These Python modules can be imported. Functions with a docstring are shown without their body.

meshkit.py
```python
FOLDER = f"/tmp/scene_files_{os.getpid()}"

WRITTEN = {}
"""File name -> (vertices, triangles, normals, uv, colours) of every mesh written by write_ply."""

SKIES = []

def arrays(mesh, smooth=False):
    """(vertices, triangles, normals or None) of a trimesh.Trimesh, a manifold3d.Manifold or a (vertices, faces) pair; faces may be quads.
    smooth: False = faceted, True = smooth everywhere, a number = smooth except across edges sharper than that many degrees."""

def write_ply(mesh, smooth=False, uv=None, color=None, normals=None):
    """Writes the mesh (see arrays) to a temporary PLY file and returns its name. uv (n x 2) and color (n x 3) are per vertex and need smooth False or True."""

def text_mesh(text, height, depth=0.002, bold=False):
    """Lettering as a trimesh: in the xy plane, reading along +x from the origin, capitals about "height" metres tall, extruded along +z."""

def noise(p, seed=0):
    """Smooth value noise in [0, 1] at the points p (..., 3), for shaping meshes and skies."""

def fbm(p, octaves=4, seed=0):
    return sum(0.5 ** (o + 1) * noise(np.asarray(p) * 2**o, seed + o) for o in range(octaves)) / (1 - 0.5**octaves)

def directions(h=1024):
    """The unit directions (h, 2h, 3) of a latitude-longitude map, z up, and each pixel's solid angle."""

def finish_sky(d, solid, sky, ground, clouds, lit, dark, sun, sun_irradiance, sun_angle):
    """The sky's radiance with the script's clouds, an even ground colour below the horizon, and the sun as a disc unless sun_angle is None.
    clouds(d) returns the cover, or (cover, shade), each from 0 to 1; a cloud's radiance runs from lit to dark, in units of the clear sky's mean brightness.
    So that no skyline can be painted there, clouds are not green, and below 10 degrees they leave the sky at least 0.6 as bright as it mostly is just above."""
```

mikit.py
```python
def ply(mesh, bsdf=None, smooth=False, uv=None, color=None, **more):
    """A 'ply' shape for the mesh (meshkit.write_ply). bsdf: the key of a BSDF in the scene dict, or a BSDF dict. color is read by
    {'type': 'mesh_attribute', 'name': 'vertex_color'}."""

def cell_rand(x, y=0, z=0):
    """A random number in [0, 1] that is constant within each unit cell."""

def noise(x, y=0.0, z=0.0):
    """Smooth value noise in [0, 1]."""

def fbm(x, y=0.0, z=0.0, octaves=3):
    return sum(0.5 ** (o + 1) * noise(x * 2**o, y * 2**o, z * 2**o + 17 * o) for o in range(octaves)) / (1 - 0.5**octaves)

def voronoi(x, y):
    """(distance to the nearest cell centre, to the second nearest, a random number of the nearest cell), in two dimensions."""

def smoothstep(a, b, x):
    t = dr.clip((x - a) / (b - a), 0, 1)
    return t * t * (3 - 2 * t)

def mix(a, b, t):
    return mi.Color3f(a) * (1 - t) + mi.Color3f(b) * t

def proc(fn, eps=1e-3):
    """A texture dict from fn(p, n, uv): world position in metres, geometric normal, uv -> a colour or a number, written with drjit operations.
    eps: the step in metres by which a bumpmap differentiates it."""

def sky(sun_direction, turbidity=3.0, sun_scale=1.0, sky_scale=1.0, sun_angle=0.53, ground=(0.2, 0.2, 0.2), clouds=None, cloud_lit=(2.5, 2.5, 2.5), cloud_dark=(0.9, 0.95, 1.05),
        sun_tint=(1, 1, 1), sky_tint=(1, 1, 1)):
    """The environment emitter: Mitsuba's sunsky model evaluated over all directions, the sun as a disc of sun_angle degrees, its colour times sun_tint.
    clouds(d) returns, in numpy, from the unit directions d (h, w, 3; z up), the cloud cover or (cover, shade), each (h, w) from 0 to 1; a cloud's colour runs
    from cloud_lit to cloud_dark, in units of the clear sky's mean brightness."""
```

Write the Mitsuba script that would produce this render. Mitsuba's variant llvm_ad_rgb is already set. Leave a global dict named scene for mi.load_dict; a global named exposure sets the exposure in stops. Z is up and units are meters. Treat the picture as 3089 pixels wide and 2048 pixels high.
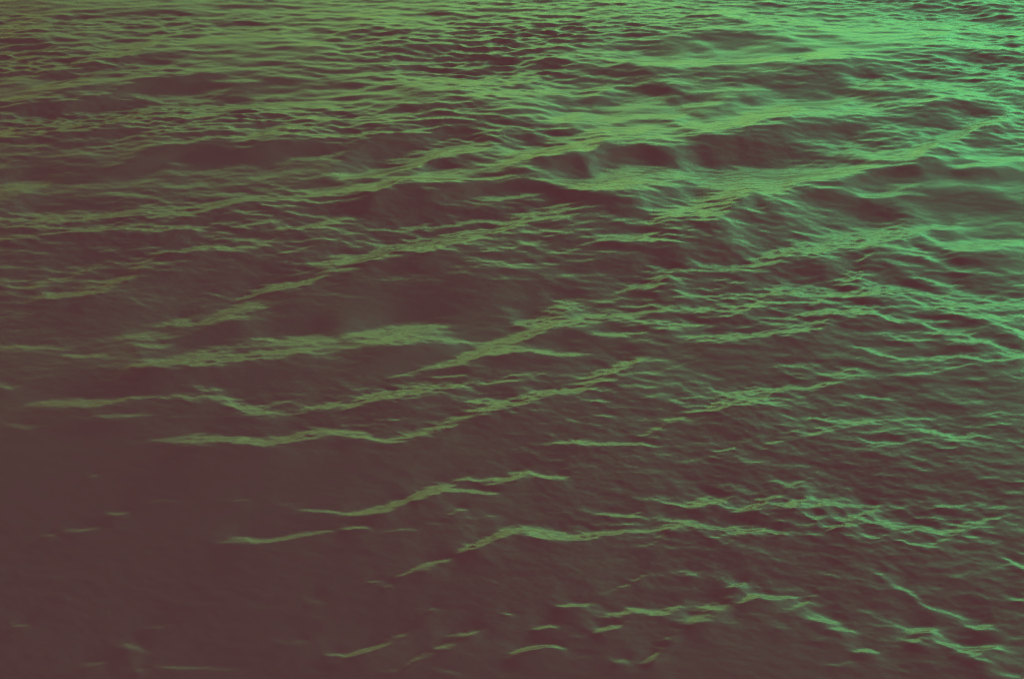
import math
import numpy as np
import mitsuba as mi
from scipy.ndimage import map_coordinates, gaussian_filter
import mikit
import meshkit
import trimesh

T = mi.ScalarTransform4f
scene, labels = {}, {}

# ---------------------------------------------------------------- camera, sky, exposure
EYE_HEIGHT = 5.0                       # metres above the still water, looking out from a rail
PITCH = 21.5                           # degrees below the horizon
p = math.radians(PITCH)
scene['camera'] = {
    'type': 'perspective', 'fov': 34.17, 'fov_axis': 'x', 'near_clip': 0.1, 'far_clip': 20000.0,
    'to_world': T().look_at(origin=[0, 0, EYE_HEIGHT], target=[0, math.cos(p), EYE_HEIGHT - math.sin(p)], up=[0, 0, 1]),
}
exposure = 3.24


def added_cloud(d):
    """Unseen cloud, added to tint the reflections: dim and reddish overhead, over a clear strip above the horizon; low on the left the strip is closed by a warm patch."""
    az = np.degrees(np.arctan2(d[..., 0], d[..., 1]))            # 0 = straight ahead, + = to the right
    el = np.degrees(np.arcsin(np.clip(d[..., 2], -1, 1)))
    n = meshkit.fbm(d * np.array([2.5, 2.5, 7.0]), 4, 3)
    ragged = el + (n - 0.5) * 8
    x = (-3.0 - az + (n - 0.5) * 16.0) / 60.0
    back = np.clip((np.abs(az) - 90.0) / 60.0, 0, 1)
    right = smooth01(-12, 18, az) * (1 - back)
    left_cover = smooth01(0, 1, x + 0.5) * (1 - back) + 0.5 * back
    low_cover = (0.45 - 0.12 * right) * smooth01(10, 2, ragged)                         # added warm cover along the horizon, yellows the low reflections
    over = (1 - right) * smooth01(6, 25, ragged) + right * (0.5 * smooth01(8, 19, ragged) + 0.5 * smooth01(23, 42, ragged))
    cover = 1 - (1 - 0.99 * left_cover) * (1 - over) * (1 - low_cover)
    left_dim = 0.75 * smooth01(7, -16, az)                          # dims the added cloud to the left, so the water there reflects darker
    shade = 1 - (1 - smooth01(6, 22, ragged)) * (1 - left_dim)
    return cover, shade


def smooth01(a, b, x):
    t = np.clip((x - a) / (b - a), 0, 1)
    return t * t * (3 - 2 * t)


scene['sky'] = mikit.sky((0.86, 0.42, 0.29), turbidity=3.0, sun_scale=0.0, sky_scale=1.12, sun_angle=10.0,
                         clouds=added_cloud, cloud_lit=(1.72, 1.62, 0.0), cloud_dark=(0.22, 0.128, 0.125),
                         sky_tint=(0.15, 1.24, 0.42))

# ---------------------------------------------------------------- water material
scene['water_surface'] = {
    'type': 'roughplastic', 'int_ior': 1.333, 'alpha': 0.04, 'distribution': 'ggx',
    'diffuse_reflectance': {'type': 'rgb', 'value': [0.74, 0.232, 0.44]},
}

# ---------------------------------------------------------------- the waves
# Wave faces seen on this stretch of water, each a crest line in world metres: strength (+ a back tilted away to the low sky,
# - a front tilted towards the rail), then x, y, half width along y for each point.
WAVES = """
-0.9 -7.73 25.08 0.322 -7.30 24.79 0.355 -6.85 24.45 0.192
-0.5 -6.55 22.38 0.192 -5.89 22.85 0.316 -5.41 23.38 0.286 -4.89 23.33 0.283 -4.65 23.75 0.167
-0.8 -6.40 20.42 0.269 -6.00 20.59 0.301 -5.64 20.60 0.270 -5.25 20.90 0.214 -4.73 21.05 0.185
-0.8 -5.27 21.40 0.190 -4.88 21.81 0.228 -4.43 21.99 0.263 -3.76 21.97 0.196
-0.6 -7.39 26.70 0.199 -6.17 26.97 0.225 -5.65 27.28 0.355 -5.13 27.02 0.249
-0.6 -4.92 27.58 0.205 -4.41 27.68 0.258 -3.83 27.79 0.207
-0.6 -4.73 26.40 0.239 -4.34 26.42 0.286 -3.89 26.15 0.187
-0.5 -5.82 18.74 0.171 -5.46 18.91 0.230 -5.04 18.97 0.201 -4.38 19.36 0.147
-0.9 -4.52 17.73 0.137 -4.11 18.04 0.256 -3.59 18.29 0.331 -3.03 18.36 0.260 -2.48 18.56 0.216 -1.96 18.63 0.144
-0.5 -5.69 17.93 0.396 -5.14 17.95 0.473 -4.56 17.92 0.390
-0.6 -3.25 15.96 0.103 -2.99 16.12 0.146 -2.69 16.09 0.104
-0.5 -5.31 16.59 0.162 -4.57 16.62 0.184 -3.84 16.71 0.161
-0.5 -2.52 17.02 0.140 -2.16 17.19 0.166 -1.84 17.29 0.143
-0.6 -2.17 16.16 0.104 -1.99 16.33 0.127 -1.76 16.51 0.107
-0.5 -3.96 21.13 0.136 -3.69 21.51 0.210 -3.36 21.25 0.171
-0.4 -3.55 21.90 0.150 -3.19 22.05 0.189 -2.78 21.90 0.149
-0.4 -2.97 19.78 0.156 -2.72 19.85 0.188 -2.36 19.75 0.124
-0.5 -8.44 27.57 0.331 -7.93 27.42 0.381 -7.42 27.49 0.217
-0.4 -7.99 26.44 0.214 -7.41 26.35 0.318 -7.01 26.56 0.214
0.6 -6.16 23.96 0.403 -5.79 24.19 0.611 -5.10 24.45 0.617 -4.46 25.06 0.497 -3.62 25.34 0.503 -2.53 24.58 0.477
0.5 -6.35 21.79 0.277 -6.08 22.02 0.393 -5.81 22.07 0.394 -5.38 22.78 0.354 -4.44 22.54 0.287 -4.10 22.87 0.293
0.6 -6.21 19.74 0.350 -5.49 19.67 0.443 -5.04 20.01 0.352 -4.75 20.27 0.460 -4.05 20.39 0.513 -3.35 20.56 0.465 -2.67 20.90 0.475 -2.18 20.87 0.420
0.5 -3.11 18.95 0.214 -2.85 19.49 0.313 -2.10 20.05 0.374
0.4 -5.48 17.17 0.213 -5.02 17.20 0.212
0.5 -5.19 16.18 0.170 -4.76 16.18 0.169 -4.18 16.22 0.168 -3.75 16.31 0.169 -3.41 16.43 0.170 -2.78 16.68 0.139 -2.21 16.94 0.142 -1.80 16.96 0.142
0.4 -7.64 27.03 0.306 -6.83 25.39 0.274 -7.08 26.87 0.377 -6.55 26.07 0.286
0.5 -3.81 26.72 0.453 -3.30 27.36 0.469 -2.78 27.20 0.618
-0.8 -2.58 25.10 0.201 -2.27 25.30 0.244 -1.76 25.34 0.183
-0.7 -1.60 27.11 0.189 -1.12 26.82 0.255 -0.76 26.60 0.137
-0.7 -2.22 23.96 0.155 -1.74 24.06 0.233 -1.31 24.22 0.235 -0.77 24.37 0.178
-0.5 -1.30 23.97 0.166 -0.59 24.07 0.126
-0.5 -0.76 27.20 0.103 -0.43 27.22 0.103
-0.6 0.06 25.24 0.153 0.48 25.22 0.152
-0.7 -0.54 23.50 0.075 -0.33 23.67 0.151 -0.00 23.63 0.094
-0.7 0.32 23.42 0.093 0.61 23.37 0.148 0.86 23.39 0.092
-0.7 1.52 26.30 0.157 2.04 26.23 0.157
-0.6 0.04 21.90 0.137 0.62 22.13 0.192 1.41 22.26 0.141
-0.6 0.53 22.68 0.182 1.04 22.90 0.222 1.63 22.71 0.219 2.34 22.60 0.218
-0.4 1.19 25.46 0.385 2.59 25.17 0.379
-0.6 0.64 24.68 0.147 1.54 24.68 0.168 2.54 24.70 0.148
-0.7 1.72 24.11 0.156 2.16 24.29 0.237 2.51 24.36 0.238
-0.6 1.65 23.11 0.068 2.11 23.22 0.068
-0.5 -1.61 23.02 0.058 -1.26 23.20 0.059
-0.6 -2.29 22.02 0.139 -1.98 21.83 0.103
-0.5 -1.25 21.54 0.087 -0.76 21.44 0.086
-0.5 -1.30 21.08 0.067 -0.99 21.05 0.067
-0.5 -0.91 20.94 0.066 -0.70 20.94 0.066
-0.5 -0.30 20.90 0.066 0.15 21.09 0.067
-0.5 -1.46 20.61 0.080 -1.23 20.44 0.079
-0.5 -1.18 20.24 0.078 -0.86 20.20 0.078
-0.5 -1.82 20.14 0.046 -1.61 20.16 0.046
-0.6 0.59 21.11 0.129 0.97 21.29 0.180 1.35 21.35 0.132
-0.7 1.69 21.88 0.166 2.25 21.61 0.163
-0.8 1.55 20.65 0.117 1.89 20.99 0.180 2.22 21.31 0.185
-0.8 -0.99 19.22 0.104 -0.75 19.60 0.201 -0.58 19.64 0.201 -0.40 19.37 0.118
-0.9 -1.93 18.28 0.350 -1.55 18.62 0.336 -1.23 18.94 0.221 -0.99 19.17 0.100
-0.4 -0.22 20.25 0.081 0.21 20.37 0.081
-0.6 0.03 19.21 0.110 0.37 19.28 0.138 0.84 18.98 0.095
-0.7 -1.04 17.80 0.094 -0.81 18.10 0.182 -0.61 17.91 0.095
-0.6 -0.30 18.36 0.038 -0.05 19.01 0.041
-0.6 -0.14 19.22 0.041 0.14 19.74 0.052
-0.6 1.65 19.84 0.117 1.96 19.77 0.116
-0.6 1.12 18.87 0.080 1.38 18.91 0.081
-0.9 -0.00 17.80 0.111 0.27 17.94 0.225 0.51 17.98 0.249 1.00 18.12 0.344 1.50 18.28 0.396 1.94 18.32 0.398
-0.9 -1.77 16.60 0.180 -1.33 16.70 0.222 -0.86 16.96 0.206 -0.43 17.04 0.228 0.11 17.18 0.210 0.71 16.85 0.061
-0.9 -1.75 16.36 0.176 -1.31 16.46 0.276 -0.87 16.55 0.218 -0.58 16.73 0.141
-0.8 -1.57 16.01 0.077 -1.15 16.25 0.099 -0.70 16.13 0.098
-0.7 -0.80 16.41 0.103 -0.42 16.52 0.125
-0.8 -0.49 16.49 0.101 0.03 16.31 0.119 0.33 16.62 0.102 0.70 16.59 0.122 1.07 16.47 0.141 1.51 16.43 0.081
-0.7 1.16 16.12 0.100 1.38 16.12 0.080
-0.6 1.35 16.70 0.066 1.81 16.96 0.090
0.7 -1.58 22.50 0.361 -0.94 22.30 0.593 -0.16 22.43 0.538 0.43 22.64 0.364
0.6 -0.62 21.17 0.160 0.22 21.47 0.301 1.19 21.88 0.338 1.39 22.02 0.228
0.4 -0.33 20.60 0.185 0.59 20.97 0.239
0.8 1.38 23.56 0.196 1.78 23.48 0.325 2.42 23.40 0.389
0.8 0.48 19.99 0.302 1.02 20.33 0.465 1.49 20.55 0.474 2.17 20.77 0.483
0.9 -0.13 17.98 0.171 0.20 18.46 0.402 0.61 18.62 0.499 0.87 18.81 0.507 1.15 19.32 0.529 1.49 19.33 0.531 2.03 19.26 0.529
0.5 -0.97 18.72 0.208 -0.30 18.69 0.207
0.7 -1.80 16.89 0.191 -1.50 16.99 0.232 -1.21 17.29 0.238 -0.75 17.43 0.241 -0.13 17.39 0.160
0.6 -1.86 17.53 0.199 -1.41 17.87 0.204 -0.96 18.43 0.193 -0.80 18.56 0.173
0.9 0.39 17.28 0.201 0.73 17.27 0.321 1.11 17.22 0.401 1.85 17.43 0.451
0.7 -0.15 16.02 0.210 0.17 16.30 0.252 0.62 16.35 0.217
0.5 -0.48 16.66 0.103 -0.27 16.72 0.138 0.33 16.82 0.104
0.8 1.41 16.09 0.179 1.57 16.29 0.328 1.76 16.43 0.480
0.6 -2.74 26.77 0.702 -2.06 26.99 0.709 -1.55 26.26 0.603 -1.08 25.94 0.443
-0.7 3.97 27.64 0.148 4.40 27.79 0.174 4.74 27.65 0.148
-0.5 4.88 27.95 0.137 5.50 27.92 0.137
-0.7 6.26 28.09 0.205 7.16 27.79 0.355 8.41 27.42 0.402
-0.8 6.10 26.76 0.182 6.80 27.27 0.377 7.42 26.92 0.418 8.14 26.49 0.411
-0.7 2.96 26.04 0.133 3.38 26.31 0.204 3.60 25.90 0.132
-0.9 2.55 24.78 0.228 3.03 25.19 0.332 3.46 25.14 0.352 3.80 24.94 0.232
-0.6 2.52 24.41 0.166 2.90 24.38 0.145
-0.7 3.92 24.69 0.082 4.27 24.75 0.124 4.54 24.69 0.082
-0.5 5.69 25.35 0.070 5.91 25.36 0.070
-0.6 3.93 24.18 0.123 4.37 24.07 0.123
-0.8 5.95 23.67 0.112 6.37 23.66 0.226 7.26 23.44 0.281
-0.6 2.36 22.74 0.184 2.98 22.94 0.224 3.42 23.23 0.191 3.79 22.99 0.151
-0.8 3.81 22.45 0.271 4.29 22.41 0.355 4.71 22.56 0.343 5.13 22.65 0.243
-0.6 4.09 23.03 0.076 4.61 23.12 0.134 5.23 23.14 0.096
-0.65 2.87 22.05 0.241 3.66 22.16 0.383 4.52 22.05 0.383 5.11 21.65 0.170
-0.8 2.22 21.31 0.154 2.53 21.56 0.189 2.75 21.65 0.127
-0.5 2.77 21.17 0.203 3.58 21.58 0.281 4.17 21.71 0.285 4.69 21.46 0.176
-0.6 2.28 20.00 0.074 2.59 19.98 0.074
-0.6 2.81 19.69 0.087 3.10 19.64 0.101
-0.4 4.76 21.34 0.108 5.54 21.07 0.107
-0.8 5.10 20.37 0.117 5.61 20.61 0.165 6.23 20.54 0.135
-0.6 4.79 20.19 0.138 6.07 20.27 0.141
-0.6 4.73 19.90 0.150 5.60 19.84 0.120
-0.8 6.33 20.83 0.154 6.60 21.09 0.189
-0.7 2.16 18.88 0.287 3.03 19.13 0.348 3.79 19.56 0.308 4.34 19.70 0.228
-0.8 1.94 18.32 0.313 2.64 18.64 0.348 3.48 18.69 0.277
-0.8 5.47 19.50 0.165 5.77 19.51 0.249 6.22 19.79 0.312
-0.7 5.17 18.82 0.133 5.70 18.94 0.149
-0.8 4.74 18.25 0.098 4.94 18.37 0.149 5.00 18.23 0.074
-0.7 4.69 17.88 0.086 4.99 17.81 0.085
-0.9 3.48 17.36 0.152 3.93 17.66 0.247 4.27 17.77 0.250 4.72 17.67 0.272 5.59 17.56 0.273
-0.7 3.12 17.08 0.134 3.70 17.30 0.138
-0.8 2.29 16.34 0.120 2.78 16.86 0.212 3.10 16.93 0.171
-0.8 3.07 16.68 0.188 3.57 16.74 0.190
-0.8 1.97 15.96 0.077 2.32 16.01 0.117 2.60 15.88 0.096
-0.8 3.99 16.79 0.171 4.35 16.74 0.256 4.87 16.68 0.299 5.27 16.44 0.294
-0.5 1.81 17.00 0.139 2.01 17.03 0.117
-0.7 3.46 16.38 0.147 3.82 16.32 0.188
0.7 2.76 26.98 0.401 3.26 27.30 0.492 3.78 26.77 0.558 4.74 26.26 0.544 5.56 25.81 0.457
1 4.84 25.52 0.693 5.95 25.56 0.935 6.87 25.66 0.869 7.82 25.38 1.098
0.7 6.57 24.46 0.354 7.52 24.33 0.426
0.6 4.11 25.14 0.356 4.63 24.33 0.407 4.97 23.92 0.464 5.55 23.72 0.394
0.8 2.40 23.23 0.321 3.04 23.47 0.392 4.05 23.37 0.261 4.89 23.52 0.332
0.7 6.26 22.43 0.433 6.91 22.18 0.491
0.9 4.49 21.86 0.239 5.01 22.08 0.335 5.56 21.93 0.364 6.09 21.77 0.362
0.6 5.07 21.50 0.281 5.77 21.27 0.334 6.30 21.14 0.333
0.6 2.25 21.61 0.222 2.82 21.56 0.277 3.43 21.88 0.171
0.8 2.18 20.85 0.270 2.68 21.01 0.329
0.9 2.03 19.33 0.435 2.61 19.85 0.379 3.22 20.43 0.425 3.82 20.79 0.384 4.43 21.34 0.172
0.5 3.32 19.93 0.140 4.14 20.53 0.148 4.75 20.82 0.152 5.65 20.77 0.153
0.4 2.93 19.29 0.104 3.30 19.80 0.109
0.8 3.73 18.73 0.185 4.01 18.45 0.316 4.35 18.15 0.310 4.65 18.43 0.227 5.09 19.17 0.218 5.55 19.66 0.203 6.11 20.11 0.212
0.6 4.83 17.67 0.103 5.29 18.01 0.172 5.80 18.30 0.221
1 1.86 17.46 0.332 2.37 17.79 0.386 3.13 17.57 0.359 3.62 17.69 0.300 4.21 17.87 0.132
1 1.74 16.29 0.445 2.08 16.63 0.537 2.57 17.00 0.559 3.01 17.34 0.331
0.5 3.67 16.73 0.123 3.94 16.93 0.126 4.31 17.22 0.111
0.5 3.68 16.76 0.141 4.23 16.88 0.126 4.59 16.77 0.089
0.4 3.21 16.98 0.068 3.50 17.04 0.068
0.4 2.42 16.11 0.061 2.54 16.14 0.062
0.4 2.04 15.72 0.074 2.26 15.76 0.089
0.4 -4.66 14.32 0.157 -4.44 14.08 0.152 -4.31 14.07 0.101
0.35 -4.32 14.17 0.124 -4.10 14.45 0.153 -3.91 14.56 0.103
0.6 -4.19 13.89 0.071 -4.03 13.90 0.099 -3.88 13.93 0.071
0.5 -3.87 13.98 0.106 -3.67 14.02 0.120 -3.55 14.05 0.066
0.35 -3.85 14.23 0.099 -3.59 14.23 0.098 -3.46 14.42 0.113 -3.45 14.69 0.103 -3.37 14.96 0.093
0.45 -3.37 14.96 0.085 -3.11 15.02 0.114 -2.96 15.13 0.101 -2.82 15.12 0.072
0.35 -2.82 15.09 0.054 -2.48 15.15 0.067 -2.32 15.26 0.082
0.7 -2.34 15.65 0.068 -2.06 15.73 0.120 -1.70 15.86 0.139
0.5 -5.07 15.75 0.065 -4.21 15.74 0.080 -3.34 15.69 0.079 -2.86 15.77 0.048
0.3 -2.41 14.91 0.025 -2.04 15.05 0.031 -1.81 15.31 0.026
0.8 -1.94 14.67 0.093 -1.60 14.85 0.220
0.5 -2.48 13.79 0.051 -2.33 14.06 0.105 -2.15 14.19 0.133 -1.95 14.18 0.132 -1.71 14.39 0.081
0.6 -3.23 12.92 0.100 -3.04 13.08 0.178 -2.82 13.23 0.193 -2.60 13.36 0.209 -2.44 13.53 0.213 -2.25 13.51 0.185 -2.05 13.49 0.053
0.5 -4.18 12.65 0.137 -3.95 12.66 0.114 -3.68 12.74 0.092 -3.41 12.85 0.081 -3.18 12.92 0.070
0.55 -3.10 12.80 0.118 -2.90 12.69 0.140 -2.75 12.86 0.095
0.4 -3.62 12.50 0.062 -3.43 12.47 0.082 -3.26 12.47 0.041
0.55 -3.05 12.19 0.066 -2.86 12.23 0.132 -2.67 12.45 0.135 -2.41 12.64 0.138 -2.19 12.72 0.162 -1.96 12.79 0.105 -1.42 12.88 0.117
0.5 -2.90 12.15 0.084 -2.46 12.25 0.106 -2.15 12.47 0.130 -1.93 12.57 0.153 -1.40 12.67 0.132
0.4 -3.95 11.83 0.048 -3.82 11.77 0.047
0.35 -3.69 11.40 0.035 -3.42 11.48 0.078 -3.03 11.44 0.069 -2.94 11.53 0.052 -2.68 11.59 0.052
0.5 -2.64 11.56 0.058 -2.46 11.62 0.117 -2.28 11.69 0.088 -2.12 11.56 0.096 -1.97 11.38 0.094 -1.76 11.29 0.083 -1.59 11.28 0.028
0.5 -1.59 11.31 0.055 -1.46 11.43 0.075 -1.28 11.50 0.076
0.3 -1.89 11.47 0.049 -1.60 11.56 0.041
0.35 -3.09 11.20 0.033 -2.86 11.17 0.058 -2.67 11.20 0.041
0.2 -3.75 11.13 0.030 -3.45 10.99 0.029
0.5 -2.57 10.72 0.056 -2.35 10.72 0.083 -2.15 10.78 0.086 -1.89 10.74 0.085 -1.73 10.70 0.073 -1.50 10.85 0.086 -1.23 10.92 0.105
0.35 -1.52 11.07 0.019 -1.30 10.98 0.024
0.3 -2.27 10.58 0.031 -2.08 10.62 0.031
-0.5 -4.43 14.94 0.290 -3.82 15.26 0.297 -2.88 15.45 0.160
-0.5 -3.31 14.14 0.348 -2.71 14.46 0.358 -2.08 14.68 0.146
-0.5 -4.11 13.25 0.318 -3.54 13.42 0.321 -2.96 13.66 0.197
-0.5 -2.70 12.89 0.045 -2.47 12.95 0.105 -2.23 12.99 0.060
-0.5 -2.13 13.15 0.183 -1.46 13.31 0.201
-0.5 -3.72 11.81 0.198 -2.85 11.91 0.237 -1.97 12.00 0.237 -1.34 12.12 0.199
-0.5 -3.35 10.84 0.138 -2.66 10.99 0.116
-0.6 -1.57 10.63 0.043 -1.21 10.69 0.064
0.85 -1.60 14.79 0.220 -1.34 14.94 0.239 -1.02 15.27 0.247 -0.68 15.45 0.235 -0.40 15.54 0.220 -0.19 15.72 0.172 0.10 15.85 0.139
0.3 -1.68 15.67 0.041 -1.26 15.72 0.041 -0.84 15.92 0.042
0.6 0.78 15.34 0.096 1.00 15.34 0.144 1.29 15.37 0.145 1.65 15.35 0.129
0.35 -0.45 14.90 0.052 -0.11 15.10 0.066 0.38 15.43 0.069 0.59 15.51 0.055
0.7 1.31 15.70 0.136 1.68 15.59 0.135
0.25 -0.43 14.05 0.044 -0.11 14.26 0.057 0.02 14.45 0.069 0.27 14.59 0.071 0.50 14.80 0.048 0.62 14.83 0.036
0.2 -0.24 14.75 0.047 0.02 14.60 0.046 0.27 14.57 0.046
0.15 -0.54 14.80 0.137 -0.24 14.71 0.136
0.55 1.20 14.55 0.085 1.43 14.57 0.100 1.57 14.46 0.099
0.55 0.89 14.01 0.053 1.03 14.18 0.082 1.26 14.14 0.095 1.40 14.31 0.069 1.56 14.41 0.056
0.4 1.41 14.27 0.100 1.54 14.18 0.099
0.55 0.25 13.61 0.051 0.47 13.72 0.155 0.66 13.68 0.103
0.55 0.69 13.78 0.052 0.92 13.88 0.053 1.00 13.88 0.040
0.7 0.39 13.25 0.104 0.52 13.32 0.105 0.90 13.54 0.094 1.29 13.66 0.137 1.51 13.80 0.139
0.7 1.09 13.53 0.054 1.49 13.65 0.068
0.7 0.02 13.35 0.079 0.27 13.35 0.184 0.39 13.20 0.155
0.7 -1.01 11.96 0.033 -0.71 12.17 0.046 -0.46 12.32 0.093 -0.35 12.50 0.143 -0.22 12.77 0.123 -0.04 12.89 0.150 0.14 13.03 0.165 0.39 13.15 0.103
0.65 0.39 13.11 0.038 0.57 13.17 0.051 0.76 13.22 0.039
0.6 0.88 13.15 0.050 1.45 13.19 0.063
0.6 1.23 13.00 0.049 1.43 13.04 0.062
0.65 -1.42 12.94 0.125 -1.19 12.99 0.139 -0.95 13.12 0.153 -0.71 13.20 0.129 -0.53 13.23 0.065
0.65 -1.39 12.65 0.085 -1.22 12.74 0.122 -0.94 12.92 0.150 -0.64 13.02 0.151 -0.44 12.93 0.087 -0.23 12.86 0.049
0.6 -0.38 12.51 0.058 -0.10 12.55 0.082 0.20 12.57 0.082 0.37 12.48 0.069 0.59 12.51 0.058
0.45 -0.70 12.02 0.029 -0.35 12.03 0.029
0.65 -0.03 11.38 0.123 0.13 11.50 0.104 0.24 11.63 0.085 0.49 11.77 0.097 0.60 11.89 0.110 0.75 12.02 0.112 0.90 12.13 0.113 0.97 12.31 0.139 1.08 12.46 0.071
0.4 1.06 12.43 0.040 1.23 12.27 0.039
0.4 0.63 11.80 0.027 0.80 11.91 0.037 1.15 12.08 0.038 1.35 12.18 0.048
0.4 -0.25 11.87 0.055 -0.00 11.99 0.093 0.25 12.06 0.047
0.6 -1.27 11.38 0.091 -1.07 11.57 0.134 -0.86 11.74 0.158 -0.65 11.81 0.127 -0.42 11.83 0.085 -0.30 11.75 0.053
0.55 -0.39 11.34 0.076 -0.20 11.37 0.134 0.02 11.39 0.116 0.17 11.46 0.058
0.4 -0.07 11.25 0.025 0.04 11.23 0.020
0.55 -1.01 10.77 0.071 -0.87 10.70 0.065 -0.68 10.83 0.089 -0.50 10.97 0.100 -0.40 11.10 0.093 -0.32 11.20 0.056
0.5 -1.23 10.89 0.087 -1.10 10.87 0.078 -0.99 10.78 0.051
0.35 -1.24 11.05 0.024 -0.98 11.08 0.032 -0.77 11.16 0.024
0.45 0.34 11.19 0.035 0.48 11.07 0.034 0.65 11.00 0.030 0.86 11.08 0.020
0.4 0.50 11.17 0.020 0.74 11.20 0.020
0.45 0.90 10.86 0.025 0.97 10.90 0.050 1.07 11.00 0.068 1.17 11.12 0.060 1.25 11.17 0.052
0.45 0.22 10.73 0.041 0.43 10.74 0.049 0.68 10.71 0.044 0.89 10.72 0.052 1.02 10.66 0.021
0.25 0.02 10.64 0.037 0.24 10.59 0.037
0.3 0.45 11.42 0.024 0.78 11.47 0.024
0.3 0.98 11.57 0.033 1.19 11.62 0.033
0.35 1.02 11.74 0.021 1.12 11.77 0.021
0.4 1.19 11.50 0.035 1.28 11.45 0.035
0.4 0.62 12.92 0.053 0.86 12.86 0.052 1.14 12.87 0.042
0.45 0.96 12.69 0.042 1.16 12.71 0.053
-0.6 -1.43 14.38 0.137 -0.91 14.67 0.194 -0.38 14.86 0.108
-0.6 -1.37 13.73 0.317 -0.75 13.92 0.323 -0.10 13.85 0.320 0.55 14.23 0.151
-0.6 0.63 14.58 0.139 1.11 14.80 0.215 1.62 14.98 0.183
-0.6 -1.04 12.61 0.083 -0.69 12.63 0.124 -0.39 12.71 0.056
-0.6 0.02 12.78 0.084 0.38 12.84 0.113 0.62 12.74 0.084
-0.6 -0.21 12.26 0.079 0.25 12.34 0.106 0.72 12.38 0.094
-0.6 -1.34 12.06 0.155 -0.91 12.43 0.135 -0.56 12.49 0.081
-0.7 -0.39 10.86 0.096 -0.09 11.08 0.132 0.23 11.11 0.122
-0.5 -0.20 11.76 0.076 0.02 11.80 0.076
-0.6 1.05 12.20 0.052 1.19 12.18 0.052
-0.5 0.55 11.22 0.070 0.88 11.29 0.071 1.21 11.39 0.072
0.6 1.67 15.53 0.115 1.85 15.54 0.098
0.9 4.08 15.85 0.072 4.25 15.95 0.110 4.46 15.99 0.110
0.8 2.85 15.12 0.082 3.07 15.43 0.169 3.38 15.60 0.242 3.70 15.75 0.247 3.97 15.70 0.211 4.21 15.79 0.107
0.8 1.72 14.65 0.077 2.20 14.72 0.109 2.30 14.75 0.157 2.57 14.96 0.161 2.86 15.06 0.179 3.18 15.29 0.201 3.61 15.33 0.203 3.87 15.26 0.151
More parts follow.
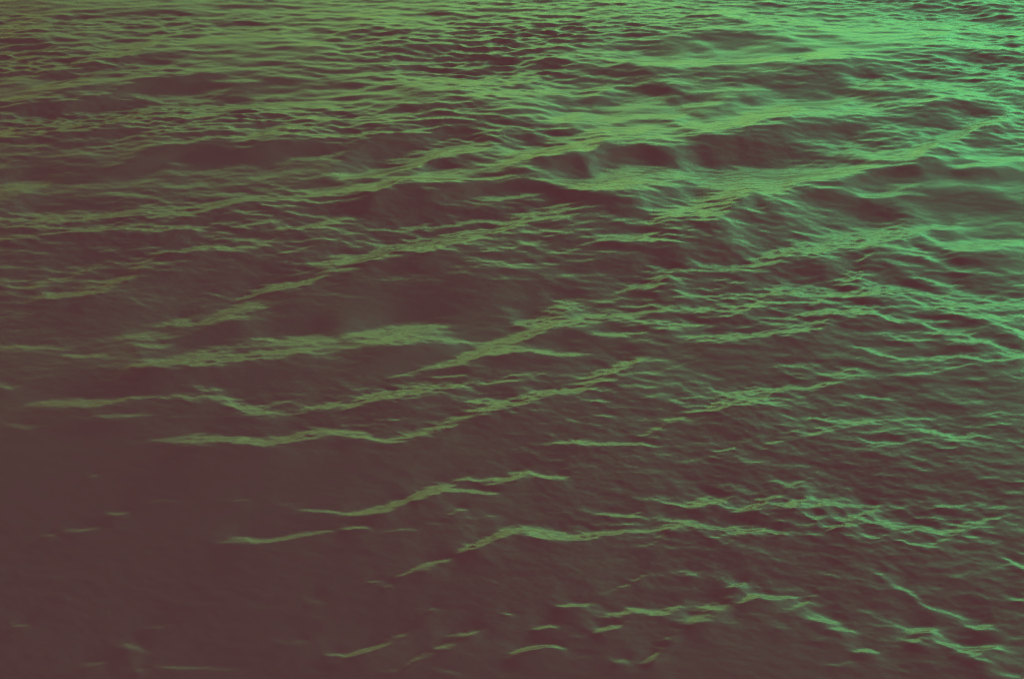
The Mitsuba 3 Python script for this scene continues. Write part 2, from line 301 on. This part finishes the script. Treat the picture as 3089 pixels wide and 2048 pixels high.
0.6 3.81 15.26 0.081 3.95 15.00 0.079
0.7 4.09 15.46 0.102 4.18 15.11 0.198 4.39 15.14 0.199 4.94 15.26 0.238
0.7 3.18 14.69 0.037 3.41 14.92 0.058
0.75 2.98 14.26 0.075 3.13 14.43 0.137 3.26 14.57 0.077
0.55 2.93 14.18 0.055 3.08 14.12 0.055
0.4 3.47 14.77 0.054 3.67 14.67 0.067 3.97 14.53 0.053
0.5 3.48 15.03 0.059 3.93 14.91 0.065 4.05 14.68 0.072 4.23 14.50 0.085 4.46 14.45 0.056
0.5 3.62 14.39 0.055 3.85 14.28 0.110 4.12 14.06 0.081
0.5 1.57 14.49 0.055 2.24 14.53 0.041
0.65 1.70 14.05 0.043 1.93 14.14 0.072 2.14 14.19 0.044
0.6 1.52 13.93 0.055 1.67 13.93 0.041
0.8 1.50 13.69 0.166 1.61 13.57 0.205 1.86 13.58 0.219 2.12 13.65 0.208 2.39 13.77 0.211 2.66 13.84 0.214 2.93 13.93 0.130
0.7 2.24 13.62 0.055 2.63 13.70 0.097 3.02 13.75 0.113 3.39 13.96 0.174 3.58 13.97 0.145 3.73 13.77 0.142 4.03 13.72 0.142 4.48 13.67 0.171
0.6 3.50 13.62 0.054 3.71 13.45 0.134 3.93 13.32 0.133 4.40 13.39 0.135
0.7 2.09 13.04 0.051 2.36 13.19 0.092 2.69 13.33 0.107 3.02 13.40 0.108 3.21 13.44 0.068
0.6 2.68 13.23 0.051 3.11 13.26 0.052 3.27 13.13 0.064 3.41 13.11 0.064 3.65 13.20 0.091 3.73 13.05 0.051
0.7 1.40 12.69 0.110 1.64 12.75 0.123 1.87 12.70 0.098 2.18 12.80 0.125 2.44 12.94 0.153 2.59 13.08 0.117 2.76 13.17 0.052
0.6 1.76 12.92 0.049 2.01 12.86 0.061 2.19 12.86 0.049
0.6 1.44 13.08 0.062 1.59 13.12 0.050
0.55 3.46 12.80 0.060 3.69 12.88 0.097 3.85 12.81 0.060
0.6 4.00 13.12 0.104 4.26 12.93 0.153
0.5 3.54 12.63 0.056 3.87 12.63 0.079 4.00 12.48 0.067
0.55 3.09 12.65 0.047 3.24 12.71 0.082 3.33 12.67 0.047
0.55 2.58 12.55 0.046 2.80 12.59 0.057 2.90 12.50 0.057 2.96 12.36 0.056 3.02 12.25 0.055 3.25 12.24 0.055 3.38 12.31 0.045 3.78 12.32 0.041
0.5 3.95 12.50 0.056 4.11 12.41 0.066
0.45 3.82 11.96 0.030 3.94 11.79 0.049
0.45 3.74 12.16 0.041 3.94 12.25 0.052 4.08 12.30 0.053
0.35 2.03 12.15 0.047 2.27 12.22 0.057 2.37 12.25 0.038
0.5 2.37 12.01 0.041 2.58 12.05 0.062 2.71 12.14 0.052
0.5 2.15 11.62 0.029 2.37 11.79 0.050 2.55 11.87 0.050 2.73 11.95 0.051 2.80 11.86 0.040 2.93 11.82 0.030
0.45 2.96 11.91 0.029 3.12 11.94 0.049 3.30 11.97 0.040 3.43 12.07 0.024 3.58 12.12 0.020
0.35 2.78 11.79 0.018 2.91 11.73 0.018
0.6 1.26 11.24 0.049 1.42 11.25 0.089 1.55 11.44 0.122 1.73 11.56 0.145 1.89 11.57 0.125 2.02 11.70 0.095 2.20 11.79 0.054
0.4 1.52 11.80 0.027 1.63 11.65 0.045
0.5 1.79 11.34 0.046 2.04 11.43 0.057
0.45 2.61 11.62 0.028 2.70 11.51 0.046 2.84 11.51 0.037 2.91 11.45 0.028
0.5 2.14 11.13 0.036 2.32 11.19 0.046 2.36 11.17 0.037
0.5 1.97 11.00 0.035 2.16 10.87 0.079 2.38 10.94 0.089 2.60 10.99 0.090 2.76 11.02 0.108 2.89 11.14 0.092 3.11 11.15 0.055
0.45 2.91 10.97 0.035 3.04 10.87 0.051 3.16 10.73 0.067 3.35 10.87 0.052
0.2 1.68 10.89 0.021 1.82 11.06 0.022
0.45 1.78 10.72 0.026 1.88 10.75 0.041 1.98 10.77 0.025
0.4 1.40 10.60 0.025 1.62 10.69 0.034
0.4 2.47 10.64 0.042 2.69 10.71 0.043 2.75 10.69 0.021
0.45 2.90 10.72 0.036 3.03 10.61 0.053 3.12 10.58 0.035
0.2 3.23 11.47 0.039 3.51 11.59 0.048
0.3 3.48 11.17 0.040 3.63 11.27 0.041
0.3 3.38 11.00 0.039 3.73 11.08 0.040
0.4 1.24 11.03 0.020 1.43 11.06 0.020
-0.6 1.74 14.82 0.144 2.16 14.96 0.147 2.63 15.35 0.134
-0.6 2.36 14.45 0.156 2.78 14.55 0.176 3.06 14.61 0.107
-0.8 3.34 14.73 0.069 3.45 14.56 0.186 3.62 14.12 0.146 3.97 14.22 0.099
-0.6 4.15 14.81 0.111 4.42 14.70 0.110 4.82 14.85 0.113
-0.6 1.58 13.26 0.090 2.07 13.28 0.121 2.59 13.43 0.062
-0.6 1.74 12.54 0.083 2.22 12.62 0.112 2.59 12.75 0.114 2.86 12.89 0.087
-0.6 2.83 13.10 0.075 3.12 12.99 0.089 3.46 12.90 0.074
-0.6 1.47 12.18 0.131 1.94 12.29 0.134 2.52 12.36 0.081
-0.6 3.13 12.50 0.084 3.59 12.47 0.070
-0.7 2.28 11.59 0.096 2.63 11.72 0.074 3.07 11.71 0.111 3.53 11.78 0.151
-0.6 1.43 10.88 0.088 1.85 10.92 0.067
-0.6 2.99 11.36 0.084 3.31 11.34 0.097
-0.6 2.97 13.19 0.030 3.08 13.22 0.030
0.1625 -2.86 10.16 0.021 -2.83 10.18 0.016
0.1625 -3.18 9.96 0.020 -3.15 9.96 0.020
0.195 -3.37 9.83 0.020 -3.32 9.82 0.020
0.13 -3.26 9.80 0.019 -3.20 9.79 0.019
0.1625 -2.41 9.75 0.019 -2.36 9.78 0.026 -2.30 9.80 0.051 -2.18 9.76 0.032
0.26 -2.63 9.64 0.021 -2.55 9.63 0.028 -2.49 9.63 0.017
0.195 -1.84 9.78 0.016 -1.73 9.80 0.020
0.1625 -2.96 9.34 0.018 -2.89 9.34 0.018
0.195 -2.86 9.39 0.023 -2.76 9.39 0.025 -2.65 9.43 0.019
0.26 -1.84 9.21 0.015 -1.76 9.28 0.045 -1.67 9.27 0.039 -1.58 9.23 0.032 -1.49 9.26 0.032 -1.36 9.33 0.032 -1.27 9.36 0.032 -1.13 9.37 0.026
0.2275 -1.40 9.68 0.016 -1.26 9.66 0.024 -1.11 9.64 0.033
0.0975 -1.55 9.73 0.024 -1.41 9.74 0.024
0.13 -1.20 8.49 0.025 -1.12 8.50 0.020
0.0975 -2.18 8.22 0.014 -1.97 8.22 0.019 -1.85 8.26 0.011
0.13 -2.85 8.24 0.025 -2.76 8.24 0.024
0.1625 -2.19 8.04 0.024 -2.13 8.00 0.048 -2.03 7.93 0.028 -2.00 7.91 0.019
0.1625 -2.47 7.77 0.023 -2.40 7.80 0.032 -2.33 7.82 0.037 -2.24 7.85 0.019
0.1625 -1.94 7.81 0.018 -1.69 7.80 0.027 -1.48 7.78 0.018
0.1625 -2.06 7.78 0.018 -2.00 7.77 0.018
0.1625 -1.34 8.07 0.014 -1.25 8.05 0.024 -1.15 8.07 0.019
0.195 -1.15 7.77 0.028 -1.06 7.77 0.037 -0.98 7.82 0.037 -0.94 7.87 0.038
0.195 -1.04 7.94 0.014 -0.94 7.93 0.029
0.405 -1.10 9.62 0.047 -0.97 9.65 0.062 -0.87 9.68 0.063 -0.74 9.74 0.063 -0.60 9.93 0.065 -0.52 10.00 0.082 -0.42 10.11 0.083 -0.28 10.21 0.051
0.36 -0.56 9.97 0.031 -0.37 9.98 0.047 -0.22 9.95 0.047 -0.09 9.92 0.031
0.36 -0.28 10.16 0.048 -0.08 10.14 0.088 0.12 10.29 0.061
0.405 0.14 10.24 0.025 0.31 10.15 0.042 0.37 10.12 0.025
0.27 0.26 10.24 0.018 0.39 10.18 0.022
0.27 -1.08 9.41 0.016 -0.90 9.41 0.020
0.27 -1.00 9.27 0.013 -0.80 9.34 0.019 -0.67 9.37 0.023 -0.45 9.47 0.020
0.27 -0.41 9.57 0.016 -0.34 9.67 0.027 -0.30 9.66 0.020
0.45 -0.72 8.77 0.021 -0.66 8.80 0.042 -0.61 8.88 0.035 -0.51 8.93 0.050 -0.43 9.00 0.043 -0.30 9.10 0.051 -0.21 9.20 0.067 -0.09 9.32 0.075 0.02 9.38 0.076 0.15 9.39 0.076 0.29 9.34 0.068 0.38 9.26 0.060 0.52 9.36 0.053 0.66 9.38 0.046 0.94 9.43 0.062
0.27 0.15 9.27 0.015 0.29 9.22 0.019
0.36 0.48 9.53 0.022 0.62 9.55 0.037 0.85 9.52 0.029
0.27 0.56 9.70 0.016 0.72 9.63 0.034 0.86 9.70 0.028
0.495 0.96 9.52 0.047 1.05 9.63 0.112 1.11 9.67 0.128
0.36 1.00 9.83 0.031 1.12 9.79 0.038
0.36 0.79 9.16 0.021 0.90 9.22 0.042 0.96 9.33 0.043
0.18 -0.77 8.65 0.021 -0.71 8.68 0.016
0.135 -0.86 8.72 0.015 -0.80 8.73 0.015
0.315 0.53 8.58 0.014 0.66 8.65 0.043 0.75 8.74 0.037 0.80 8.83 0.025
0.18 -0.54 8.34 0.020 -0.45 8.42 0.026
0.315 -0.94 7.90 0.032 -0.79 7.99 0.033 -0.67 8.10 0.033 -0.56 8.20 0.028 -0.52 8.23 0.017
0.315 0.25 8.45 0.018 0.35 8.46 0.029 0.50 8.47 0.014
0.27 -0.06 8.37 0.017 0.02 8.34 0.020
0.36 0.50 8.32 0.018 0.60 8.36 0.036 0.68 8.41 0.037 0.77 8.37 0.030 0.88 8.36 0.036 0.98 8.43 0.031
0.405 -0.43 7.98 0.024 -0.37 8.08 0.054 -0.27 8.14 0.055 -0.18 8.19 0.025
0.225 -0.43 7.97 0.020 -0.29 8.04 0.025
0.27 -0.72 7.75 0.025 -0.61 7.77 0.025 -0.56 7.86 0.030 -0.50 7.93 0.026 -0.40 7.93 0.021
0.315 0.12 8.19 0.017 0.20 8.24 0.028 0.25 8.21 0.017
0.36 -0.03 7.87 0.033 0.01 7.95 0.039 0.10 8.00 0.045 0.22 8.01 0.028 0.30 7.96 0.014
0.36 0.45 8.15 0.023 0.59 8.21 0.047 0.66 8.26 0.024
0.225 0.25 8.10 0.012 0.42 8.12 0.015
0.36 0.81 8.05 0.017 0.87 8.12 0.035 0.97 8.16 0.035
0.36 0.62 7.72 0.022 0.72 7.76 0.044 0.79 7.89 0.045 0.86 7.97 0.028
0.27 0.54 7.82 0.020 0.64 7.81 0.025
0.225 0.32 7.85 0.014 0.43 7.90 0.019
0.225 -0.42 7.76 0.014 -0.26 7.72 0.014
0.225 -0.08 7.69 0.019 0.01 7.74 0.014
0.108 -0.18 9.59 0.023 -0.08 9.60 0.035
0.45 1.12 9.76 0.081 1.22 9.84 0.099 1.32 9.89 0.091 1.40 9.82 0.033
0.36 1.42 10.08 0.024 1.51 10.08 0.032
0.405 1.41 9.67 0.024 1.54 9.74 0.040 1.62 9.83 0.048 1.75 9.92 0.041 1.87 10.08 0.034 2.01 10.19 0.020
0.495 1.73 9.77 0.033 1.83 9.76 0.049 1.92 9.86 0.033
0.36 1.61 10.16 0.019 1.73 10.19 0.033 1.87 10.09 0.032 2.02 10.02 0.032 2.16 10.01 0.024
0.45 1.99 9.74 0.041 2.08 9.86 0.067 2.16 9.87 0.042
0.45 2.07 9.78 0.020 2.21 9.78 0.025 2.41 9.82 0.020
0.225 2.00 9.92 0.069 2.20 9.95 0.084
0.45 2.18 9.59 0.032 2.28 9.65 0.041 2.39 9.78 0.033
0.45 2.00 9.42 0.031 2.17 9.45 0.039
0.405 2.08 9.57 0.023 2.17 9.52 0.031
0.405 1.93 9.55 0.039 1.99 9.57 0.031
0.45 2.26 9.55 0.024 2.39 9.50 0.056 2.46 9.41 0.063 2.55 9.41 0.063 2.65 9.43 0.063 2.76 9.33 0.023
0.45 2.41 9.23 0.023 2.52 9.17 0.030 2.59 9.17 0.027 2.75 9.28 0.023
0.36 2.17 9.45 0.015 2.23 9.28 0.022 2.33 9.22 0.017
0.315 2.78 9.44 0.057 2.88 9.44 0.057
0.27 2.85 9.50 0.021 3.06 9.57 0.028 3.18 9.62 0.017
0.315 2.80 9.74 0.018 3.01 9.80 0.023
0.27 3.09 9.68 0.028 3.22 9.76 0.036
0.27 2.86 9.31 0.016 2.93 9.29 0.016
0.405 1.10 9.58 0.062 1.23 9.47 0.068 1.34 9.43 0.053 1.47 9.43 0.061 1.61 9.45 0.038
0.36 1.61 9.40 0.022 1.71 9.33 0.029
0.315 1.22 9.30 0.014 1.30 9.27 0.013
0.27 1.33 9.17 0.025 1.44 9.32 0.033
0.36 1.03 8.88 0.020 1.08 8.81 0.033 1.14 8.77 0.026
0.315 1.22 8.75 0.019 1.30 8.82 0.025
0.315 1.29 8.64 0.030 1.40 8.71 0.031
0.45 0.97 8.16 0.050 1.04 8.27 0.083 1.15 8.34 0.078 1.26 8.40 0.039
0.405 1.31 8.43 0.032 1.41 8.51 0.046 1.46 8.54 0.053 1.55 8.51 0.046 1.71 8.55 0.027
0.45 1.56 8.35 0.026 1.66 8.39 0.046 1.72 8.49 0.040 1.79 8.61 0.021
0.36 1.14 8.13 0.018 1.24 8.20 0.030 1.30 8.28 0.024
0.315 1.49 8.19 0.017 1.59 8.21 0.023
0.45 1.68 8.34 0.026 1.74 8.28 0.052 1.82 8.26 0.065 1.87 8.21 0.045 1.94 8.15 0.019
0.45 2.31 8.68 0.017 2.36 8.60 0.028 2.39 8.52 0.021
0.405 2.38 8.50 0.020 2.46 8.43 0.033 2.54 8.40 0.033 2.65 8.34 0.026
0.405 2.58 8.29 0.026 2.63 8.23 0.051 2.75 8.23 0.032
0.27 2.20 8.82 0.024 2.25 8.79 0.030
0.27 1.85 8.80 0.014 1.94 8.80 0.018
0.45 2.19 8.10 0.045 2.26 8.12 0.077 2.36 8.17 0.065 2.40 8.20 0.032
0.36 2.39 8.16 0.014 2.47 8.09 0.018
0.45 2.39 8.05 0.025 2.48 8.01 0.057 2.55 7.98 0.076 2.64 8.02 0.051 2.73 8.05 0.026
0.315 2.53 7.83 0.016 2.62 7.83 0.022
0.27 2.65 7.98 0.013 2.73 7.97 0.013
0.36 1.89 7.94 0.014 1.97 7.97 0.029 2.03 7.93 0.014
0.18 1.72 7.81 0.014 1.80 7.80 0.014 1.87 7.84 0.011
0.36 3.02 9.06 0.021 3.07 8.98 0.042 3.11 8.89 0.034
0.315 2.91 8.55 0.019 3.00 8.53 0.025
0.315 2.80 8.09 0.017 2.88 8.11 0.023
0.27 2.61 7.67 0.015 2.76 7.70 0.015
0.108 2.22 9.10 0.033 2.30 8.93 0.032
0.18 1.28 7.78 0.023 1.29 7.74 0.023
-0.54 1.25 9.66 0.037 1.37 9.68 0.047
-0.54 1.76 9.63 0.056 2.04 9.61 0.047
-0.54 1.51 9.13 0.086 1.97 9.23 0.053
-0.54 2.38 9.27 0.027 2.57 9.28 0.054 2.71 9.30 0.036
-0.45 1.92 8.71 0.165 2.31 8.32 0.047
-0.45 2.17 10.33 0.127 2.91 10.14 0.125 3.42 9.97 0.103
-0.45 2.50 8.08 0.015 2.66 8.09 0.015
"""
SWELL_GAIN = 1.35
NX, NY, STEP = 1344, 2016, 0.024       # the grid of the open water: cells in x and y, metres per cell
X0, Y0 = -NX * STEP / 2, 4.5
NEAR = (1280, 1200, 0.010, -6.4, 4.5)  # a finer grid for the thin waves near the rail
NEAR_Y = 12.5                          # crest lines nearer than this go on it


def depression(y):
    return np.degrees(np.arctan2(EYE_HEIGHT, y))


def grids(nx, ny, step):
    kx = 2 * np.pi * np.fft.fftfreq(nx, step)[None, :]
    ky = 2 * np.pi * np.fft.rfftfreq(ny, step)[:, None]
    return kx, ky


def wave_faces(lines, nx, ny, step, x0, y0, seed):
    """Back and front faces as two fields of strength on the grid (rows = y)."""
    back, front = np.zeros((ny, nx), np.float32), np.zeros((ny, nx), np.float32)
    r = np.random.default_rng(seed)
    k = 0.024 / step
    wob = gaussian_filter(r.standard_normal((ny, nx)), (4 * k, 14 * k), mode='wrap')
    wob /= wob.std()
    wob2 = gaussian_filter(r.standard_normal((ny, nx)), (1.5 * k, 5 * k), mode='wrap')
    wob2 /= wob2.std()
    for v in lines:
        s, pts = v[0], v[1:].reshape(-1, 3)
        seg = np.r_[0, np.cumsum(np.hypot(np.diff(pts[:, 0]), np.diff(pts[:, 1])))]
        n = max(6, int(seg[-1] / (0.45 * step)))
        t = np.linspace(0, seg[-1], n)
        xs, ys, ws = (np.interp(t, seg, pts[:, k]) for k in range(3))
        if len(pts) > 2:                                          # round the corners a little
            g = max(1.0, n * 0.35 / len(pts))
            ys = gaussian_filter(ys, g, mode='nearest')
            ws = gaussian_filter(ws, g, mode='nearest')
        end = np.minimum(t, seg[-1] - t) / max(1e-6, min(0.25 * seg[-1], 0.35))
        taper = np.clip(end, 0, 1) ** 0.5
        ix = np.round((xs - x0) / step).astype(int)
        field = back if s > 0 else front
        for i, yc, w, tp in zip(ix, ys, ws, taper):
            j = int((yc - y0) / step)
            if not (0 <= i < nx and 0 <= j < ny):
                continue
            yc = yc + 0.30 * w * wob[j, i]
            w = max(0.75 * step, 1.15 * w * (0.35 + 0.65 * tp) * (1 + 0.22 * wob2[j, i]))
            a, b = max(0, int((yc - 2 * w - y0) / step)), min(ny, int((yc + 2 * w - y0) / step) + 2)
            if a >= b:
                continue
            yy = y0 + step * np.arange(a, b)
            f = abs(s) * (0.3 + 0.7 * tp) * np.exp(-0.7 * np.abs((yy - yc) / w) ** 3)
            np.maximum(field[a:b, i], f, out=field[a:b, i])
    streak = gaussian_filter(r.standard_normal((ny, nx)), (1.1 * k, 7 * k), mode='wrap')       # backs break up into fine strands
    streak2 = gaussian_filter(r.standard_normal((ny, nx)), (3 * k, 16 * k), mode='wrap')
    back *= np.clip(0.97 + (1.25 - back) * (0.42 * streak / streak.std() + 0.32 * streak2 / streak2.std()), 0.05, 1.4)
    return gaussian_filter(back, (0.7, 1.2)), gaussian_filter(front, (0.8, 2.0))


def swell(lines, nx, ny, step, x0, y0, seed, rest):
    """Heights (Fourier) of the larger waves: the slopes of their faces, integrated along y, with nothing longer than about 9 m."""
    back, front = wave_faces(lines, nx, ny, step, x0, y0, seed)
    y = y0 + step * np.arange(ny)[:, None]
    d = depression(y)
    bright = np.maximum(6.5, d / 2 + 4.0)
    k = 1.6 + 0.3 * smooth01(23, 29, d)
    tilt = rest * REST(d) * (1 - back) - np.minimum(1, k * back ** (1 - 0.28 * smooth01(22, 27, d))) * np.maximum(d - bright, 0.0) - back + front * (1 - back) * FRONT(d) * (1 - 0.4 * smooth01(19, 23, y))
    s = np.tan(np.radians(tilt)) * smooth01(0, 1.0, y - y0) * smooth01(0, 2, y0 + ny * step - y)
    kx, ky = grids(nx, ny, step)
    S = np.fft.fft(np.fft.rfft(s, axis=0), axis=1)
    H = -1j * ky * S / (ky ** 2 + (0.05 if rest else 0.15) * kx ** 2 + (2 * np.pi / 9.0) ** 2)
    return H * (SWELL_GAIN if rest else 1.25 * SWELL_GAIN), back, front


def REST(d):
    """Tilt towards the rail of the water between the bright backs, so that it looks up at the dim cloud."""
    return 5.0 * smooth01(9.5, 13, d) * (1 - 0.95 * smooth01(18, 23, d))


def FRONT(d):
    return np.clip(24.0 - d, 4.0, 11.0)


def random_sea(nx, ny, step, lo, hi, slope, heading, spread, power, seed, second=None):
    """Fourier heights (rows = y) of a random sea of wavelengths lo..hi with a given rms slope."""
    r = np.random.default_rng(seed)
    noise = np.fft.fft(np.fft.rfft(r.standard_normal((ny, nx)), axis=0), axis=1)
    kx, ky = grids(nx, ny, step)
    k = np.hypot(kx, ky) + 1e-9
    lam = 2 * np.pi / k
    th = np.arctan2(kx, ky)                                       # 0 = crests run along x
    def lobe(a, s):
        dth = np.angle(np.exp(2j * (th - math.radians(a)))) / 2
        return np.exp(-0.5 * (dth / math.radians(s)) ** 2)
    D = lobe(heading, spread)
    if second:
        D = D + second[2] * lobe(second[0], second[1])
    amp = k ** (-power) * np.sqrt(D) * smooth01(lo * 0.8, lo * 1.3, lam) * (1 - smooth01(hi * 0.8, hi * 1.4, lam))
    H = noise * amp
    sl = np.fft.irfft(np.fft.ifft(H * 1j * ky, axis=1), n=ny, axis=0)
    return H * (slope / sl.std())


def fields(H, nx, ny, step):
    """Height and the sideways shift that sharpens crests."""
    kx, ky = grids(nx, ny, step)
    k = np.hypot(kx, ky) + 1e-9
    inv = lambda F: np.fft.irfft(np.fft.ifft(F, axis=1), n=ny, axis=0).astype(np.float32)
    return inv(H), inv(1j * kx / k * H), inv(1j * ky / k * H)


lines = [np.array(line.split(), float) for line in WAVES.strip().splitlines()]
is_near = [v[2::3].mean() < NEAR_Y for v in lines]
H, BACK, FACE = swell([v for v, n in zip(lines, is_near) if not n], NX, NY, STEP, X0, Y0, 11, 1.0)
SW = fields(H, NX, NY, STEP)
H, BACK_NEAR, FACE_NEAR = swell([v for v, n in zip(lines, is_near) if n], *NEAR, 12, 0.0)
SW_NEAR = fields(H, *NEAR[:3])
BUSY = gaussian_filter(BACK_NEAR, (18, 30)) * 5.0                # short wavelets gather round the crests near the rail
CHOP_SEA = fields(random_sea(NX, NY, STEP, 0.26, 0.8, 1.0, -8, 23, 1.7, 21, (26, 18, 0.4)), NX, NY, STEP)
RIPPLE = fields(random_sea(NX, NY, STEP, 0.11, 0.42, 1.0, -12, 34, 1.6, 23, (34, 24, 0.6)), NX, NY, STEP)
FN = 1200
FSTEP = 0.0045
FINE = fields(random_sea(FN, FN, FSTEP, 0.035, 0.24, 1.0, -18, 30, 1.75, 22, (34, 28, 0.8)), FN, FN, FSTEP)
patch = gaussian_filter(np.random.default_rng(5).standard_normal((NY // 8, NX // 8)), (4, 9), mode='wrap')
patch = np.clip(0.5 + 0.6 * patch / patch.std(), 0, 1.5)


def pick(a, x, y, x0, y0, step, order=1, wrap=True):
    return map_coordinates(a, [(y - y0) / step, (x - x0) / step], order=order, mode='grid-wrap' if wrap else 'constant')


def surface(x, y, spacing):
    """The displaced point (x, y, z) of the water at the still-water place x, y."""
    sw = [pick(a, x, y, X0, Y0, STEP, 3, False) + pick(b, x, y, NEAR[3], NEAR[4], NEAR[2], 3, False) for a, b in zip(SW, SW_NEAR)]
    back = np.maximum(pick(BACK, x, y, X0, Y0, STEP, 1, False), pick(BACK_NEAR, x, y, NEAR[3], NEAR[4], NEAR[2], 1, False))
    face = np.maximum(pick(FACE, x, y, X0, Y0, STEP, 1, False), pick(FACE_NEAR, x, y, NEAR[3], NEAR[4], NEAR[2], 1, False)) * smooth01(25, 21, y)
    cs = [pick(a, x, y, X0, Y0, STEP, 3) for a in CHOP_SEA]
    ri = [pick(a, x, y, X0, Y0, STEP, 3) for a in RIPPLE]
    fi = [pick(a, x, y, 0, 0, FSTEP, 3) for a in FINE]
    pa = pick(patch, x, y, X0, Y0, STEP * 8)
    calm = smooth01(3.0, -1.5, x) * smooth01(17, 13, y)      # the smooth water near and to the left
    long_swell = smooth01(-0.5, 3.0, x) * smooth01(34, 27, y) * smooth01(12, 15, y)   # longer smooth waves out to the right
    c = CHOP_SLOPE(y) * (0.5 + 0.65 * pa) * (1 - 0.7 * calm) * (1 - 0.5 * long_swell) * (1 - 0.6 * face)
    busy = np.minimum(pick(BUSY, x, y, NEAR[3], NEAR[4], NEAR[2], 1, False), 1.5) * smooth01(13.5, 11.5, y)
    m = RIPPLE_SLOPE(y) * (1 - 0.3 * smooth01(13, 11, y) + 0.7 * busy) * (0.25 + 0.95 * pa) * (1 - 0.75 * calm) * (1 - 0.3 * long_swell) * (1 - 0.65 * face) * smooth01(0.45, 0.12, spacing)
    f = FINE_SLOPE * (0.25 + 0.65 * pa + 0.6 * busy + 1.3 * back * smooth01(19, 14, y)) * (1 - 0.55 * calm * (1 - back)) * smooth01(0.16, 0.03, spacing)
    far = smooth01(500, 80, np.hypot(x, y))
    waves = ((1.0, 0.45, sw), (c * far, 0.25, cs), (m * far, 0.9, ri), (f, 0.9, fi))
    z = sum(k * w[0] for k, q, w in waves)
    px = x + sum(q * k * w[1] for k, q, w in waves)
    py = y + sum(q * k * w[2] for k, q, w in waves)
    return px, py, z


FINE_SLOPE = 0.06


def CHOP_SLOPE(y):
    return 0.014 + 0.020 * smooth01(10, 15, y) + 0.046 * smooth01(16, 24, y)


def RIPPLE_SLOPE(y):
    return 0.025 + 0.012 * smooth01(10, 15, y) + 0.042 * smooth01(15, 22, y)


def water_mesh():
    a = np.r_[np.arange(-180, -60, 5.0), np.arange(-60, -22, 0.3), np.arange(-22, 22, 0.042), np.arange(22, 60, 0.3), np.arange(60, 180.1, 5.0)]
    a = np.radians(a)
    dep = 8.2 + 28.3 * np.linspace(1, 0, 880) ** 1.4
    r = np.r_[np.linspace(0.3, 6.7, 40), EYE_HEIGHT / np.tan(np.radians(dep)), np.geomspace(35.0, 6000.0, 130)]
    R, A = np.meshgrid(r, a, indexing='ij')
    x, y = R * np.sin(A), R * np.cos(A)
    spacing = np.maximum(np.gradient(r)[:, None] * np.ones_like(A), R * np.gradient(a)[None, :])
    px, py, z = surface(x.ravel(), y.ravel(), spacing.ravel() * 0.5)
    v = np.stack([px, py, z], 1)
    nr, na = len(r), len(a)
    i = np.arange(nr * na).reshape(nr, na)
    f = np.concatenate([np.stack([i[:-1, :-1], i[1:, 1:], i[1:, :-1]], -1).reshape(-1, 3), np.stack([i[:-1, :-1], i[:-1, 1:], i[1:, 1:]], -1).reshape(-1, 3)])
    return v, f[:, [0, 2, 1]]


v, f = water_mesh()
n0 = np.cross(v[f[0, 1]] - v[f[0, 0]], v[f[0, 2]] - v[f[0, 0]])
if np.cross(v[f[:, 1]] - v[f[:, 0]], v[f[:, 2]] - v[f[:, 0]])[:, 2].mean() < 0:
    f = f[:, ::-1]
scene['water'] = mikit.ply(trimesh.Trimesh(v, f, process=False), 'water_surface', smooth=True)
labels['water'] = {'kind': 'structure', 'label': 'dark maroon open water with wind waves whose backs reflect green light'}
